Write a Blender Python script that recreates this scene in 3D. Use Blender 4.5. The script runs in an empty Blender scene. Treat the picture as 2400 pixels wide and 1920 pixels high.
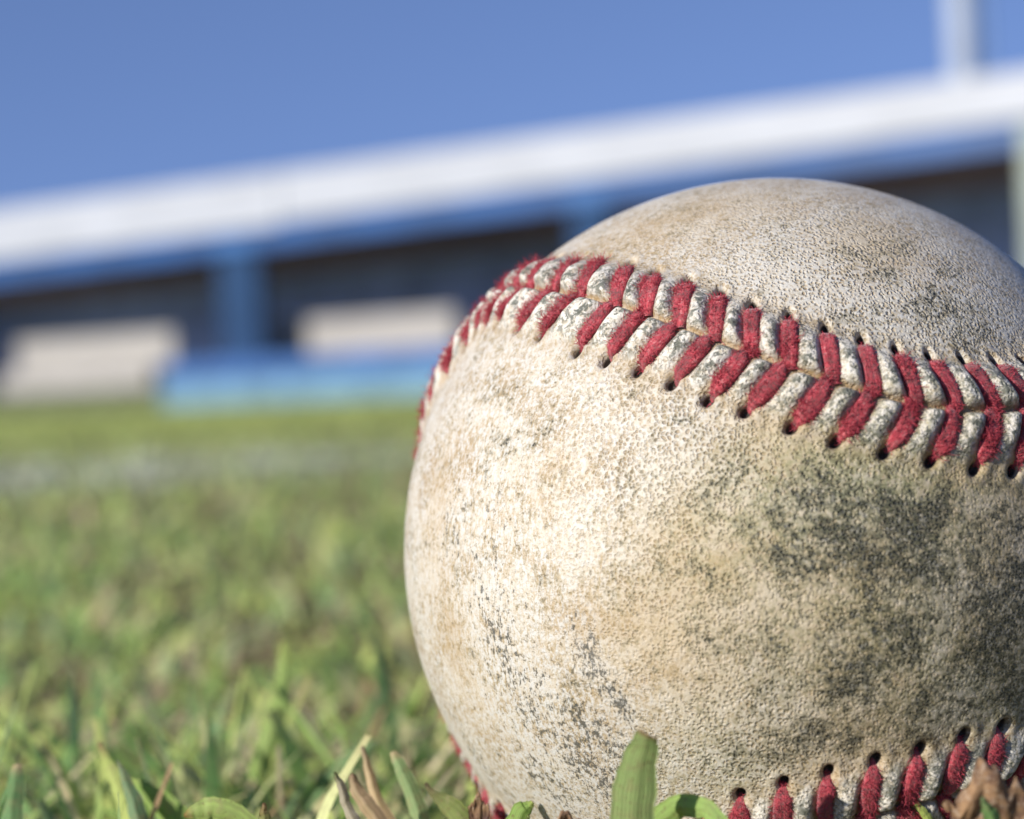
import bpy, math, random
import numpy as np
from mathutils import Matrix, Vector
rng = np.random.default_rng(7)
random.seed(7)
C = bpy.context.scene.collection
SC = bpy.context.scene

# ------------------------------------------------------------------ camera, sky, sun
FPX = 5000.0                       # focal length in photograph pixels (2400 wide)
CAM_H = 0.060
PITCH = math.atan(54 / FPX)
ROLL = math.radians(2.6)
fwd = np.array([0, math.cos(PITCH), -math.sin(PITCH)])
r0 = np.array([1.0, 0, 0]); u0 = np.array([0, math.sin(PITCH), math.cos(PITCH)])
right = math.cos(ROLL) * r0 - math.sin(ROLL) * u0
up = math.sin(ROLL) * r0 + math.cos(ROLL) * u0
CP = np.array([0, 0, CAM_H])
RC = np.stack([right, up, -fwd], axis=1)        # columns: camera axes in the world

cam = bpy.data.cameras.new("camera")
cam.sensor_width = 36; cam.lens = 36 * FPX / 2400
cam.clip_start = 0.005; cam.clip_end = 3000
cam.dof.use_dof = True
cam.dof.focus_distance = 0.188
cam.dof.aperture_fstop = 21.5
cam.dof.aperture_blades = 0
co = bpy.data.objects.new("camera", cam)
M4 = np.eye(4); M4[:3, :3] = RC; M4[:3, 3] = CP
co.matrix_world = Matrix(M4.tolist())
C.objects.link(co); SC.camera = co

SUN = np.array([-0.75, -0.55, 0.375]); SUN /= np.linalg.norm(SUN)
sl = bpy.data.lights.new("sun", 'SUN'); sl.energy = 5.0; sl.angle = math.radians(0.5)
sl.color = (1.0, 0.945, 0.855)
so = bpy.data.objects.new("sun", sl); C.objects.link(so)
so.rotation_euler = Vector(SUN.tolist()).to_track_quat('Z', 'Y').to_euler()
so.location = (-3, -3, 4)

w = bpy.data.worlds.new("World"); SC.world = w; w.use_nodes = True
nt = w.node_tree; nt.nodes.clear()
sky = nt.nodes.new('ShaderNodeTexSky'); sky.sky_type = 'NISHITA'; sky.sun_disc = False
sky.sun_elevation = math.asin(SUN[2]); sky.sun_rotation = math.atan2(SUN[0], SUN[1])
sky.altitude = 1500; sky.air_density = 1.0; sky.dust_density = 0.1; sky.ozone_density = 3.0
tcw = nt.nodes.new('ShaderNodeTexCoord')
lift = nt.nodes.new('ShaderNodeVectorMath'); lift.operation = 'ADD'; lift.inputs[1].default_value = (0, 0, 0.22)
nrm = nt.nodes.new('ShaderNodeVectorMath'); nrm.operation = 'NORMALIZE'
nt.links.new(tcw.outputs['Generated'], lift.inputs[0]); nt.links.new(lift.outputs[0], nrm.inputs[0])
nt.links.new(nrm.outputs[0], sky.inputs['Vector'])
bg = nt.nodes.new('ShaderNodeBackground'); bg.inputs['Strength'].default_value = 0.116
wo = nt.nodes.new('ShaderNodeOutputWorld')
tint = nt.nodes.new('ShaderNodeVectorMath'); tint.operation = 'MULTIPLY'; tint.inputs[1].default_value = (.98, .905, 1.05)
nt.links.new(sky.outputs[0], tint.inputs[0]); nt.links.new(tint.outputs[0], bg.inputs[0]); nt.links.new(bg.outputs[0], wo.inputs[0])
SC.view_settings.view_transform = 'Standard'; SC.view_settings.look = 'None'
SC.view_settings.exposure = 0.38; SC.view_settings.gamma = 1
SC.cycles.use_denoising = True
SC.cycles.max_bounces = 6
SC.render.film_transparent = False

# ------------------------------------------------------------------ helpers
def tag(o, label=None, cat=None, group=None, kind=None):
    if label: o['label'] = label
    if cat: o['category'] = cat
    if group: o['group'] = group
    if kind: o['kind'] = kind
    return o

def empty(name, loc=(0, 0, 0)):
    o = bpy.data.objects.new(name, None); C.objects.link(o); o.location = loc
    o.empty_display_size = 0.02
    return o

def mesh_obj(name, V, F, mat, parent=None, smooth=True, attrs=None, uv=None, mats=None, matidx=None):
    """V (n,3) array; F (m,k) int array or list of such arrays"""
    me = bpy.data.meshes.new(name)
    Fs = F if isinstance(F, list) else [F]
    V = np.asarray(V, dtype=np.float32)
    me.vertices.add(len(V)); me.vertices.foreach_set('co', V.ravel())
    loops = np.concatenate([f.ravel() for f in Fs]).astype(np.int32)
    counts = np.concatenate([np.full(len(f), f.shape[1]) for f in Fs])
    starts = np.r_[0, np.cumsum(counts)[:-1]].astype(np.int32)
    me.loops.add(len(loops)); me.loops.foreach_set('vertex_index', loops)
    me.polygons.add(len(counts)); me.polygons.foreach_set('loop_start', starts)
    try: me.polygons.foreach_set('loop_total', counts.astype(np.int32))
    except Exception: pass
    me.update(calc_edges=True)
    me.polygons.foreach_set('use_smooth', np.full(len(counts), smooth))
    if mats:
        for m in mats: me.materials.append(m)
        me.polygons.foreach_set('material_index', np.asarray(matidx, dtype=np.int32))
    else: me.materials.append(mat)
    for k, a in (attrs or {}).items():
        a = np.asarray(a, dtype=np.float32)
        if a.ndim == 1:
            at = me.attributes.new(k, 'FLOAT', 'POINT'); at.data.foreach_set('value', a)
        elif a.shape[1] == 2:
            at = me.attributes.new(k, 'FLOAT2', 'POINT'); at.data.foreach_set('vector', a.ravel())
        else:
            at = me.attributes.new(k, 'FLOAT_COLOR', 'POINT')
            at.data.foreach_set('color', np.c_[a, np.ones(len(a))].astype(np.float32).ravel())
    me.update()
    o = bpy.data.objects.new(name, me); C.objects.link(o)
    if parent: o.parent = parent
    return o

class NB:
    """small node builder"""
    def __init__(s, name):
        s.m = bpy.data.materials.new(name); s.m.use_nodes = True
        s.t = s.m.node_tree; s.t.nodes.clear()
        s.out = s.t.nodes.new('ShaderNodeOutputMaterial')
    def n(s, typ, **kw):
        x = s.t.nodes.new(typ)
        for k, v in kw.items(): setattr(x, k, v)
        return x
    def l(s, a, b): s.t.links.new(a, b)
    def set(s, sock, v):
        if hasattr(v, 'is_output') or isinstance(v, bpy.types.NodeSocket): s.l(v, sock)
        else: sock.default_value = v
    def math(s, op, a, b=None, c=None, clamp=False):
        x = s.n('ShaderNodeMath', operation=op); x.use_clamp = clamp
        s.set(x.inputs[0], a)
        if b is not None: s.set(x.inputs[1], b)
        if c is not None: s.set(x.inputs[2], c)
        return x.outputs[0]
    def mul(s, a, b): return s.math('MULTIPLY', a, b)
    def add(s, a, b): return s.math('ADD', a, b)
    def step(s, v, a, b, lo=0.0, hi=1.0):
        x = s.n('ShaderNodeMapRange'); x.interpolation_type = 'SMOOTHSTEP'
        s.set(x.inputs[0], v); x.inputs[1].default_value = a; x.inputs[2].default_value = b
        x.inputs[3].default_value = lo; x.inputs[4].default_value = hi
        return x.outputs[0]
    def mix(s, f, a, b):
        x = s.n('ShaderNodeMix', data_type='RGBA'); s.set(x.inputs[0], f)
        s.set(x.inputs[6], a if not isinstance(a, tuple) else (*a, 1)); s.set(x.inputs[7], b if not isinstance(b, tuple) else (*b, 1))
        return x.outputs[2]
    def noise(s, vec, scale, detail=3, rough=0.55, dist=0.0):
        x = s.n('ShaderNodeTexNoise'); x.inputs['Scale'].default_value = scale
        x.inputs['Detail'].default_value = detail; x.inputs['Roughness'].default_value = rough
        x.inputs['Distortion'].default_value = dist
        if vec is not None: s.l(vec, x.inputs['Vector'])
        return x.outputs['Fac']
    def mapping(s, vec, scale=(1, 1, 1), rot=(0, 0, 0), loc=(0, 0, 0)):
        x = s.n('ShaderNodeMapping'); s.l(vec, x.inputs[0])
        x.inputs['Scale'].default_value = scale; x.inputs['Rotation'].default_value = rot
        x.inputs['Location'].default_value = loc
        return x.outputs[0]
    def attr(s, name, col=False):
        x = s.n('ShaderNodeAttribute'); x.attribute_name = name
        return x.outputs['Color'] if col else x.outputs['Fac']
    def bsdf(s, col, rough=0.6, spec=0.4, normal=None, **kw):
        b = s.n('ShaderNodeBsdfPrincipled')
        s.set(b.inputs['Base Color'], col if not isinstance(col, tuple) else (*col, 1))
        s.set(b.inputs['Roughness'], rough); b.inputs['Specular IOR Level'].default_value = spec
        if normal is not None: s.l(normal, b.inputs['Normal'])
        for k, v in kw.items(): s.set(b.inputs[k.replace('_', ' ')], v)
        return b
    def bump(s, h, strength, dist, normal=None):
        x = s.n('ShaderNodeBump'); x.inputs['Strength'].default_value = strength
        x.inputs['Distance'].default_value = dist; s.l(h, x.inputs['Height'])
        if normal is not None: s.l(normal, x.inputs['Normal'])
        return x.outputs[0]
    def done(s, sh): s.l(sh, s.out.inputs[0]); return s.m

def simple_mat(name, col, rough=0.7, spec=0.3, var=0.12, scale=3.0, streak=(1, 1, 1), bump=0.0, bscale=40.):
    b = NB(name); tc = b.n('ShaderNodeTexCoord').outputs['Object']
    v = b.mapping(tc, scale=streak)
    n = b.noise(v, scale, 5, .6)
    dark = tuple(c * (1 - var * 2) for c in col); lite = tuple(min(1, c * (1 + var)) for c in col)
    c = b.mix(b.step(n, .3, .7), dark, lite)
    nn = b.bump(b.noise(tc, bscale, 4), .5, bump) if bump else None
    return b.done(b.bsdf(c, rough, spec, nn).outputs[0])

def pix_dir(x, y):
    d = right * (x - 1200) / FPX + up * (960 - y) / FPX + fwd
    return d
def at(x, y, depth):
    return CP + pix_dir(x, y) * depth

class MB:
    """collects boxes / prisms, builds one bevelled mesh"""
    def __init__(s): s.V = []; s.F = []
    def box(s, o, ex, ey, ez):
        o, ex, ey, ez = [np.asarray(a, float) for a in (o, ex, ey, ez)]
        n = len(s.V)
        for k in range(8):
            s.V.append(o + ex * (k & 1) + ey * (k >> 1 & 1) + ez * (k >> 2 & 1))
        for f in ((0, 2, 3, 1), (4, 5, 7, 6), (0, 1, 5, 4), (2, 6, 7, 3), (0, 4, 6, 2), (1, 3, 7, 5)):
            s.F.append([n + i for i in f])
        return s
    def cyl(s, a, b, ra, rb, k=20):
        a = np.asarray(a, float); b = np.asarray(b, float); d = b - a; d /= np.linalg.norm(d)
        t = np.cross(d, [0, 0, 1.0]) if abs(d[2]) < .9 else np.cross(d, [1.0, 0, 0]); t /= np.linalg.norm(t); q = np.cross(d, t)
        n = len(s.V)
        for c, r in ((a, ra), (b, rb)):
            for i in range(k):
                an = 2 * math.pi * i / k; s.V.append(c + r * (math.cos(an) * t + math.sin(an) * q))
        for i in range(k): s.F.append([n + i, n + (i + 1) % k, n + k + (i + 1) % k, n + k + i])
        s.F.append([n + i for i in range(k)][::-1]); s.F.append([n + k + i for i in range(k)])
        return s
    def build(s, name, mat, parent=None, bevel=0.0):
        me = bpy.data.meshes.new(name); me.from_pydata([tuple(map(float, v)) for v in s.V], [], s.F); me.update()
        me.materials.append(mat)
        o = bpy.data.objects.new(name, me); C.objects.link(o)
        if parent is not None: o.parent = parent
        if bevel:
            m = o.modifiers.new('bevel', 'BEVEL'); m.width = bevel; m.segments = 2; m.limit_method = 'ANGLE'
        return o

# ------------------------------------------------------------------ ground
b = NB('turf_soil'); tc = b.n('ShaderNodeTexCoord').outputs['Object']
n1 = b.noise(tc, .35, 4); n2 = b.noise(tc, 9, 5); n3 = b.noise(tc, 160, 4)
farc = b.mix(b.step(n1, .35, .65), (.27, .31, .07), (.33, .33, .09))
farc = b.mix(b.step(n2, .45, .75, 0, .5), farc, (.16, .14, .06))
nearc = b.mix(b.step(n3, .4, .65), (.11, .09, .035), (.32, .235, .12))
sx = b.n('ShaderNodeSeparateXYZ'); b.l(tc, sx.inputs[0])
g = b.mix(b.step(sx.outputs[1], 2.5, 6.5), nearc, farc)
m_ground = b.done(b.bsdf(g, .95, .1, b.bump(n3, .8, .004)).outputs[0])
xs = np.r_[-400, -60, -20, np.linspace(-6, 6, 49), 20, 60, 400.]
ys = np.r_[-400, -40, -5, np.linspace(-1, 7, 49), 12, 30, 60, 150, 400, 900.]
gx, gy = np.meshgrid(xs, ys); gz = np.zeros_like(gx)
idx = np.arange(gx.size).reshape(gx.shape)
F = np.stack([idx[:-1, :-1], idx[:-1, 1:], idx[1:, 1:], idx[1:, :-1]], -1).reshape(-1, 4)
tag(mesh_obj('ground', np.c_[gx.ravel(), gy.ravel(), gz.ravel()], F, m_ground), kind='structure')

# ------------------------------------------------------------------ dugout
HR = 2.50
def base_pt(x, h, H=HR):
    D = FPX * (H - CAM_H) / h
    yh = 906 - math.tan(ROLL) * (x - 1200)
    p = CP + pix_dir(x, yh) * D; p[2] = 0; return p
P0 = base_pt(0, 475); P1 = base_pt(2400, 695)
eu = (P1 - P0) / np.linalg.norm(P1 - P0); ev = np.array([-eu[1], eu[0], 0.0])
if ev[1] < 0: ev = -ev
ez = np.array([0, 0, 1.0])
def hit(x, y, v=0.0):
    d = pix_dir(x, y); o = P0 + ev * v
    t = np.dot(o - CP, ev) / np.dot(d, ev); p = CP + d * t
    return np.dot(p - P0, eu), p[2]
def Pw(u, v, z): return P0 + eu * u + ev * v + ez * z
def slab(mb, u0_, u1_, v0_, v1_, z0_, z1_): return mb.box(Pw(u0_, v0_, z0_), eu * (u1_ - u0_), ev * (v1_ - v0_), ez * (z1_ - z0_))

m_white = simple_mat('white_painted_metal', (.365, .385, .44), .5, .4, .05, .8, (1, 1, 3))
m_blue = simple_mat('blue_painted_steel', (.018, .082, .26), .45, .4, .10, 1.5)
m_slate = simple_mat('slate_blue_render', (.015, .045, .115), .8, .2, .12, 1.2)
m_lowblue = simple_mat('faded_blue_render', (.035, .105, .30), .7, .3, .12, 1.5, bump=.002)
m_kerb = simple_mat('chalky_blue_kerb', (.13, .24, .34), .85, .2, .12, 3, bump=.002)
m_navy = simple_mat('navy_block_wall', (.32, .43, .70), .85, .15, .15, 2, bump=.003)
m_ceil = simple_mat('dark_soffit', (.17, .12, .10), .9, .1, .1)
m_beige = simple_mat('beige_board', (.335, .32, .305), .75, .2, .08, 2, (1, 1, 6), bump=.002)
m_pale = simple_mat('pale_green_white_paint', (.30, .35, .32), .6, .3, .06)
m_conc = simple_mat('floor_concrete', (.42, .42, .42), .9, .1, .15)

zw_l = hit(300, 577)[1]; zw_r = hit(1700, 385)[1]; zb = hit(1300, 505)[1]
U_END = hit(2400, 860)[0] + 4.5; U_ST = -5.0
uj = hit(665, 500)[0]
dug = empty('dugout', P0.tolist())
tag(dug, 'long blurred blue dugout under a white flat roof across the grass', 'dugout')
def dpart(mb, name, mat, bevel=.01):
    o = mb.build(name, mat, None, bevel); o.parent = dug
    o.matrix_parent_inverse = Matrix.Translation(Vector((-P0).tolist())); return o
def taper(u0_, u1_, v0_, v1_, zb0, zb1, zt0, zt1):
    mb = MB(); n = 0
    for v in (v0_, v1_):
        for (u, z) in ((u0_, zb0), (u1_, zb1), (u1_, zt1), (u0_, zt0)): mb.V.append(Pw(u, v, z))
    mb.F = [[0, 1, 2, 3], [7, 6, 5, 4], [0, 4, 5, 1], [1, 5, 6, 2], [2, 6, 7, 3], [3, 7, 4, 0]]
    return mb
ux = [hit(x, 800)[0] for x in (0, 665, 2400)]
def zfl(u): return 1.79 + (u - ux[0]) / (ux[1] - ux[0]) * .045
def zfr(u): return 1.865 + (u - ux[1]) / (ux[2] - ux[1]) * .145
def zbm(u): return 1.57 + (u - ux[0]) / (ux[2] - ux[0]) * .26
dpart(taper(U_ST, uj - .01, -.06, 0, zfl(U_ST) + .05, zfl(uj) + .05, HR - .05, HR - .05), 'fascia_panel', m_white)
dpart(taper(uj + .01, U_END, -.06, 0, zfr(uj) + .05, zfr(U_END) + .04, HR - .05, HR - .05), 'fascia_panel', m_white)
dpart(slab(MB(), U_ST, U_END, .003, 4.2, HR - .15, HR - .055), 'roof', m_white)
dpart(taper(U_ST + .02, U_END - .02, .25, 3.59, zbm(U_ST) + .05, zbm(U_END) + .05, HR - .16, HR - .16), 'ceiling', m_ceil)
dpart(taper(U_ST + .01, U_END - .01, .004, .22, zbm(U_ST), zbm(U_END), HR - .154, HR - .154), 'beam', m_blue)
dpart(slab(MB(), U_ST, U_END, 3.6, 3.85, 0, HR - .16), 'back_wall', m_navy)
dpart(slab(MB(), U_ST, U_ST + .25, .3, 3.597, 0, zbm(U_ST) + .04), 'side_wall', m_navy)
dpart(slab(MB(), U_END - .25, U_END, .3, 3.597, 0, zbm(U_ST) + .04), 'side_wall', m_navy)
dpart(slab(MB(), U_ST, U_END, .23, 3.59, .004, .05), 'floor', m_conc)
# pillars
def pillar(xa, xb, y):
    ua = hit(xa, y, -.0)[0]; ub = hit(xb, y, -.0)[0]
    zb = zbm((ua + ub) / 2) - .02; zt_ = (zfr(ua) if ua > uj else zfl(ua)) - .012
    mb = slab(MB(), ua, ub, .05, .15, 0, zb - .003)
    dpart(mb, 'pillar', m_slate, .02)
    mb = slab(MB(), ua, ub, -.004, .001, zb + .03, zt_)
    o = dpart(mb, 'pillar_cap', simple_mat('bright_blue_cap', (.028, .11, .31), .45, .4, .05), .001)
pillar(506, 601, 750); pillar(1328, 1426, 560)
ua, ub = U_ST + .8, U_ST + 1.4
dpart(slab(MB(), hit(2398, 450)[0], hit(2398, 450)[0] + .5, -.01, .30, 0, 2.02), 'post', m_pale, .01)['label'] = 'pale post at the near end'
# front low wall with chalky footing
ulw = hit(418, 900)[0]
zl = hit(460, 848)[1]
dpart(slab(MB(), ulw, hit(2360, 860)[0], -.25, -.02, .28, zl), 'front_wall', m_lowblue, .02)
dpart(slab(MB(), ulw + .02, hit(2360, 860)[0], -.30, -.015, 0, .277), 'footing', m_kerb, .02)
dpart(slab(MB(), U_ST, ulw - .02, -.10, -.02, 0, .235), 'shade_strip', simple_mat('olive_shade', (.085, .10, .06), .8, .2, .1), .01)  # dark olive slab standing in for the shade under the left bench
# beige bench walls inside
def bench(xa, ya, xb, yb, label):
    v = .62
    u_a = hit(xa, ya, v)[0]; u_b = hit(xb, yb, v)[0]
    zt = .89
    t = empty('bench', Pw((u_a + u_b) / 2, v, .05).tolist()); tag(t, label, 'bench', 'beige benches in the dugout')
    inv = Matrix.Translation(-Vector(t.location))
    def p(mb, n, m):
        o = mb.build(n, m, None, .015); o.parent = t; o.matrix_parent_inverse = inv
    p(slab(MB(), u_a, u_b, v, v + .06, .50, zt), 'backrest', m_beige)
    p(slab(MB(), u_a, u_b, v - .36, v - .003, .44, .497), 'seat', m_beige)
    p(slab(MB(), u_a + .03, u_b - .03, v - .34, v - .30, .20, .437), 'front_board', m_beige)
    for q in (.08, .5, .92):
        uu = u_a + (u_b - u_a) * q
        p(slab(MB(), uu - .04, uu + .04, v - .295, v - .01, .052, .436), 'leg', m_beige)
bench(38, 800, 405, 800, 'beige bench left of the slate blue pillar, lit by the sun')
bench(622, 760, 1065, 720, 'beige bench right of the slate blue pillar, behind the low blue wall')

# pole rising behind the roof
t_ = (5.2)
uL = hit(2212, 100, t_)[0]; uR = hit(2300, 100, t_)[0]
pole = empty('light_pole', Pw((uL + uR) / 2, t_, 0).tolist())
tag(pole, 'tall pale grey pole rising into the sky behind the white roof', 'pole')
inv = Matrix.Translation(-Vector(pole.location))
pr = (uR - uL) / 2 * .78
o = MB().cyl(Pw((uL + uR) / 2, t_, 0), Pw((uL + uR) / 2, t_, 12), pr * 1.02, pr * .8, 32).build('shaft', simple_mat('galvanised_grey', (.31, .36, .45), .5, .4, .06)); o.parent = pole; o.matrix_parent_inverse = inv
o = MB().cyl(Pw((uL + uR) / 2 + pr * 1.6, t_, 0), Pw((uL + uR) / 2 + pr * 1.6, t_, 11.5), .035, .035, 12).build('conduit', simple_mat('blue_grey_conduit', (.12, .2, .36), .5, .4, .06)); o.parent = pole; o.matrix_parent_inverse = inv

# ------------------------------------------------------------------ foul line
def line_y(x): return 1.88 + .30 * (x + .1)
xs = np.linspace(-7, 9, 60)
V = []
for x in xs:
    V += [(x, line_y(x) - .14, .004), (x, line_y(x) + .14, .004)]
idx = np.arange(60) * 2
F = np.stack([idx[:-1], idx[1:], idx[1:] + 1, idx[:-1] + 1], -1)
b = NB('chalk_on_soil'); tc = b.n('ShaderNodeTexCoord').outputs['Object']
c = b.mix(b.mul(b.step(b.noise(tc, 25, 5, .7), .42, .6), b.step(b.noise(tc, 3.5, 3), .42, .58)), (.16, .16, .07), (.62, .62, .60))
m_chalk = b.done(b.bsdf(c, .95, .1).outputs[0])
tag(mesh_obj('foul_line', V, F, m_chalk), kind='structure')

# ------------------------------------------------------------------ the baseball
f = FPX; R = 37.0
Cc = np.array([26.2509, -14.0768, -213.5207])        # centre in the camera's frame, mm
def ray(P):
    d = np.c_[(P[:, 0] - 1200) / f, -(P[:, 1] - 960) / f, -np.ones(len(P))]
    return d / np.linalg.norm(d, axis=1)[:, None]
def unp(P, RR=R):
    P = np.atleast_2d(np.array(P, float)); D = ray(P); bq = D @ Cc
    q = np.maximum(bq * bq - (Cc @ Cc - RR * RR), 0)
    X = D * (bq - np.sqrt(q))[:, None] - Cc
    return X / np.linalg.norm(X, axis=1)[:, None]
# seam curve: the classic baseball curve, turned to lie as on this ball, then eased onto the seam seen
NS = 2400
T = np.linspace(0, 4 * np.pi, NS, endpoint=False)
A_, B_ = .49284, .50681
th = np.pi / 2 - (np.pi / 2 - A_) * np.cos(T); ph = T / 2 + B_ * np.sin(2 * T)
S = np.c_[np.sin(th) * np.cos(ph), np.sin(th) * np.sin(ph), np.cos(th)]
vv = np.array([-2.67301485, -0.08853176, 1.54327749]); a_ = np.linalg.norm(vv); k_ = vv / a_
K_ = np.array([[0, -k_[2], k_[1]], [k_[2], 0, -k_[0]], [-k_[1], k_[0], 0]])
RM = np.eye(3) + np.sin(a_) * K_ + (1 - np.cos(a_)) * K_ @ K_
S = S @ RM.T
seam_pts = [(1093, 738), (1130, 708), (1212, 690), (1290, 697), (1386, 712), (1457, 734), (1531, 749), (1605, 771), (1689, 812), (1785, 846), (1889, 879), (1978, 909), (2027, 925), (2131, 953), (2223, 964), (2305, 968), (2368, 972), (1056, 790), (1022, 857), 
            (1730, 1970), (1836, 1950), (1943, 1925), (2045, 1895), (2150, 1868), (2260, 1838), (2370, 1805), (1235, 1960), (1300, 1990)]
Up = unp(seam_pts)
hid = []
for y_, a_ in ((900, 2), (960, 5), (1030, 9), (1100, 13), (1150, 16), (1200, 18), (1290, 20), (1400, 20), (1510, 18), (1600, 15), (1670, 11.5), (1730, 8), (1790, 6), (1850, 3.5)):               # here the seam runs just behind the limb
    p_ = unp([(948 + .0006 * (y_ - 1290) ** 2, y_)])[0]; p_[2] = 0; p_ /= np.linalg.norm(p_)
    bk = math.radians(-a_); cdn = -Cc / np.linalg.norm(Cc); p_ -= cdn * (p_ @ cdn); p_ /= np.linalg.norm(p_); hid.append(p_ * math.cos(bk) + cdn * math.sin(bk))
Up = np.r_[Up, np.array(hid)]
i_n = (Up @ S.T).argmax(1); off = Up - S[i_n]
tt = np.arange(NS)
wsum = np.zeros(NS); osum = np.zeros((NS, 3))
for i, o_ in zip(i_n, off):
    dd_ = np.abs(tt - i); dd_ = np.minimum(dd_, NS - dd_)
    ww = np.exp(-(dd_ / 26.) ** 2); wsum += ww; osum += ww[:, None] * o_
S = S + osum / (wsum + .04)[:, None]
ker = np.exp(-(np.arange(-50, 51) / 16.) ** 2); ker /= ker.sum()
S = np.stack([np.convolve(np.r_[S[-50:, k], S[:, k], S[:50, k]], ker, 'valid') for k in range(3)], 1)
S /= np.linalg.norm(S, axis=1)[:, None]
# resample by arc length
seg = np.linalg.norm(np.roll(S, -1, 0) - S, axis=1) * R
cum = np.r_[0, np.cumsum(seg)]; LEN = cum[-1]
ss = np.linspace(0, LEN, NS, endpoint=False)
Sx = np.r_[S, S[:1]]
S = np.stack([np.interp(ss, cum, Sx[:, k]) for k in range(3)], 1); S /= np.linalg.norm(S, axis=1)[:, None]
TG = np.roll(S, -1, 0) - np.roll(S, 1, 0); TG /= np.linalg.norm(TG, axis=1)[:, None]
NRM = np.cross(TG, S)                                   # +w side
DS = LEN / NS
def sw(U):
    """(s, w) in mm of unit vectors"""
    U = np.atleast_2d(U)
    k = np.empty(len(U), int)
    Sc = S[::6].astype(np.float32)
    for a in range(0, len(U), 40000):
        k[a:a + 40000] = (U[a:a + 40000].astype(np.float32) @ Sc.T).argmax(1) * 6
    for it in range(4):
        dv = (U - S[k]); k = (k + np.round((dv * TG[k]).sum(1) * R / DS * .8).astype(int)) % NS
    dv = (U - S[k]); s_ = k * DS + (dv * TG[k]).sum(1) * R
    wv = (dv * NRM[k]).sum(1)
    return s_ % LEN, np.arcsin(np.clip(wv, -1, 1)) * R
def frame(s):
    k = (np.asarray(s) / DS) % NS; i = np.floor(k).astype(int) % NS; fr = (k - np.floor(k))[..., None]; j = (i + 1) % NS
    P = S[i] * (1 - fr) + S[j] * fr; P /= np.linalg.norm(P, axis=-1, keepdims=True)
    Tn = TG[i] * (1 - fr) + TG[j] * fr; Nn = NRM[i] * (1 - fr) + NRM[j] * fr
    return P, Tn, Nn
def sphere_pt(s, w_):
    P, Tn, Nn = frame(s); a = (np.asarray(w_) / R)[..., None]
    return P * np.cos(a) + Nn * np.sin(a)

upper = [(1308, 610), (1364, 608), (1419, 608), (1479, 621), (1538, 642), (1612, 660), (1689, 687), (1763, 716), (1850, 738), (1934, 770), (2019, 797), (2099, 818), (2177, 834), (2255, 842), (2329, 849), (2394, 853)]
lower = [(1349, 827), (1419, 846), (1494, 868), (1575, 898), (1659, 937), (1748, 964), (1856, 1002), (1960, 1035), (2075, 1061), (2183, 1080), (2286, 1098), (2376, 1102)]
bott = [(2353, 1691), (2260, 1725), (2157, 1758), (2053, 1784), (1943, 1812), (1836, 1836), (1730, 1858)]
su, wu = sw(unp(upper)); sl_, wl = sw(unp(lower)); sb, wb = sw(unp(bott))
print('upper s', np.diff(su).round(2), 'w', wu.round(1)); print('lower', np.diff(sl_).round(2), wl.round(1)); print('bott', np.diff(sb).round(2), wb.round(1)); print('LEN', LEN)
sgu = np.sign(np.median(wu))                            # sign of the upper side of the top seam
SL = 1.95                                               # apex leads the holes by this much
# apex stations: anchors from the holes, the rest evenly spaced
c_top = su + SL
for j in range(12): c_top[j + 3] = (su[j + 3] + sl_[j]) / 2 + SL
c_bot = sb + SL
pitch = np.median(np.r_[np.diff(c_top), np.diff(c_bot)]); print('pitch', pitch)
st = []
def fill(a, bnd, out):
    L_ = (bnd - a) % LEN; n = max(1, round(L_ / 3.62)); out += [(a + L_ * i / n) % LEN for i in range(1, n)]
st += list(c_bot); fill(c_bot[-1], c_top[0], st); st += list(c_top); fill(c_top[-1], c_bot[0], st)
st = np.array(st) % LEN; NSTI = len(st); print('stitches', NSTI)
jit = rng.normal(0, .10, (NSTI, 4))
HW = 4.35
# per side: hole (s, w)
hole = {}
for sd in (1, -1):
    hs = st - SL + jit[:, 0 if sd > 0 else 1]; hw = sd * (HW + jit[:, 2 if sd > 0 else 3] * 1.3)
    hole[sd] = [hs.copy(), hw.copy()]
nb_ = len(c_bot); base_top = int(np.argmin(np.abs(st - c_top[0] % LEN)))
for i in range(16):
    hole[int(sgu)][0][base_top + i] = su[i]; hole[int(sgu)][1][base_top + i] = sgu * np.clip(abs(wu[i]), 3.7, 5.2)
for j in range(12):
    hole[-int(sgu)][0][base_top + 3 + j] = sl_[j]; hole[-int(sgu)][1][base_top + 3 + j] = -sgu * np.clip(abs(wl[j]), 3.7, 5.2)
sgb = int(np.sign(np.median(wb)))
for i in range(nb_):
    hole[sgb][0][i] = sb[i]; hole[sgb][1][i] = sgb * np.clip(abs(wb[i]), 3.7, 5.2)
order = np.argsort(st); 
st_o = st[order]; H_o = {sd: (hole[sd][0][order], hole[sd][1][order]) for sd in (1, -1)}
def wrapd(d): return (d + LEN / 2) % LEN - LEN / 2

def ridge(aw):
    return 1.05 * np.exp(-(aw / 4.1) ** 4) - .12 * np.exp(-(aw / .6) ** 2)
def fbm3(U, seed, base, octs=4):
    """cheap value-noise made of rotated sines"""
    r = np.random.default_rng(seed); out = np.zeros(len(U)); amp = 1; tot = 0
    for o_ in range(octs):
        for _ in range(4):
            k = r.normal(size=3); k = k / np.linalg.norm(k) * base * 2 ** o_ * r.uniform(.7, 1.3)
            out += amp * np.sin(U @ k + r.uniform(0, 6.28)) / 4
        tot += amp; amp *= .55
    return out / tot

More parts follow.
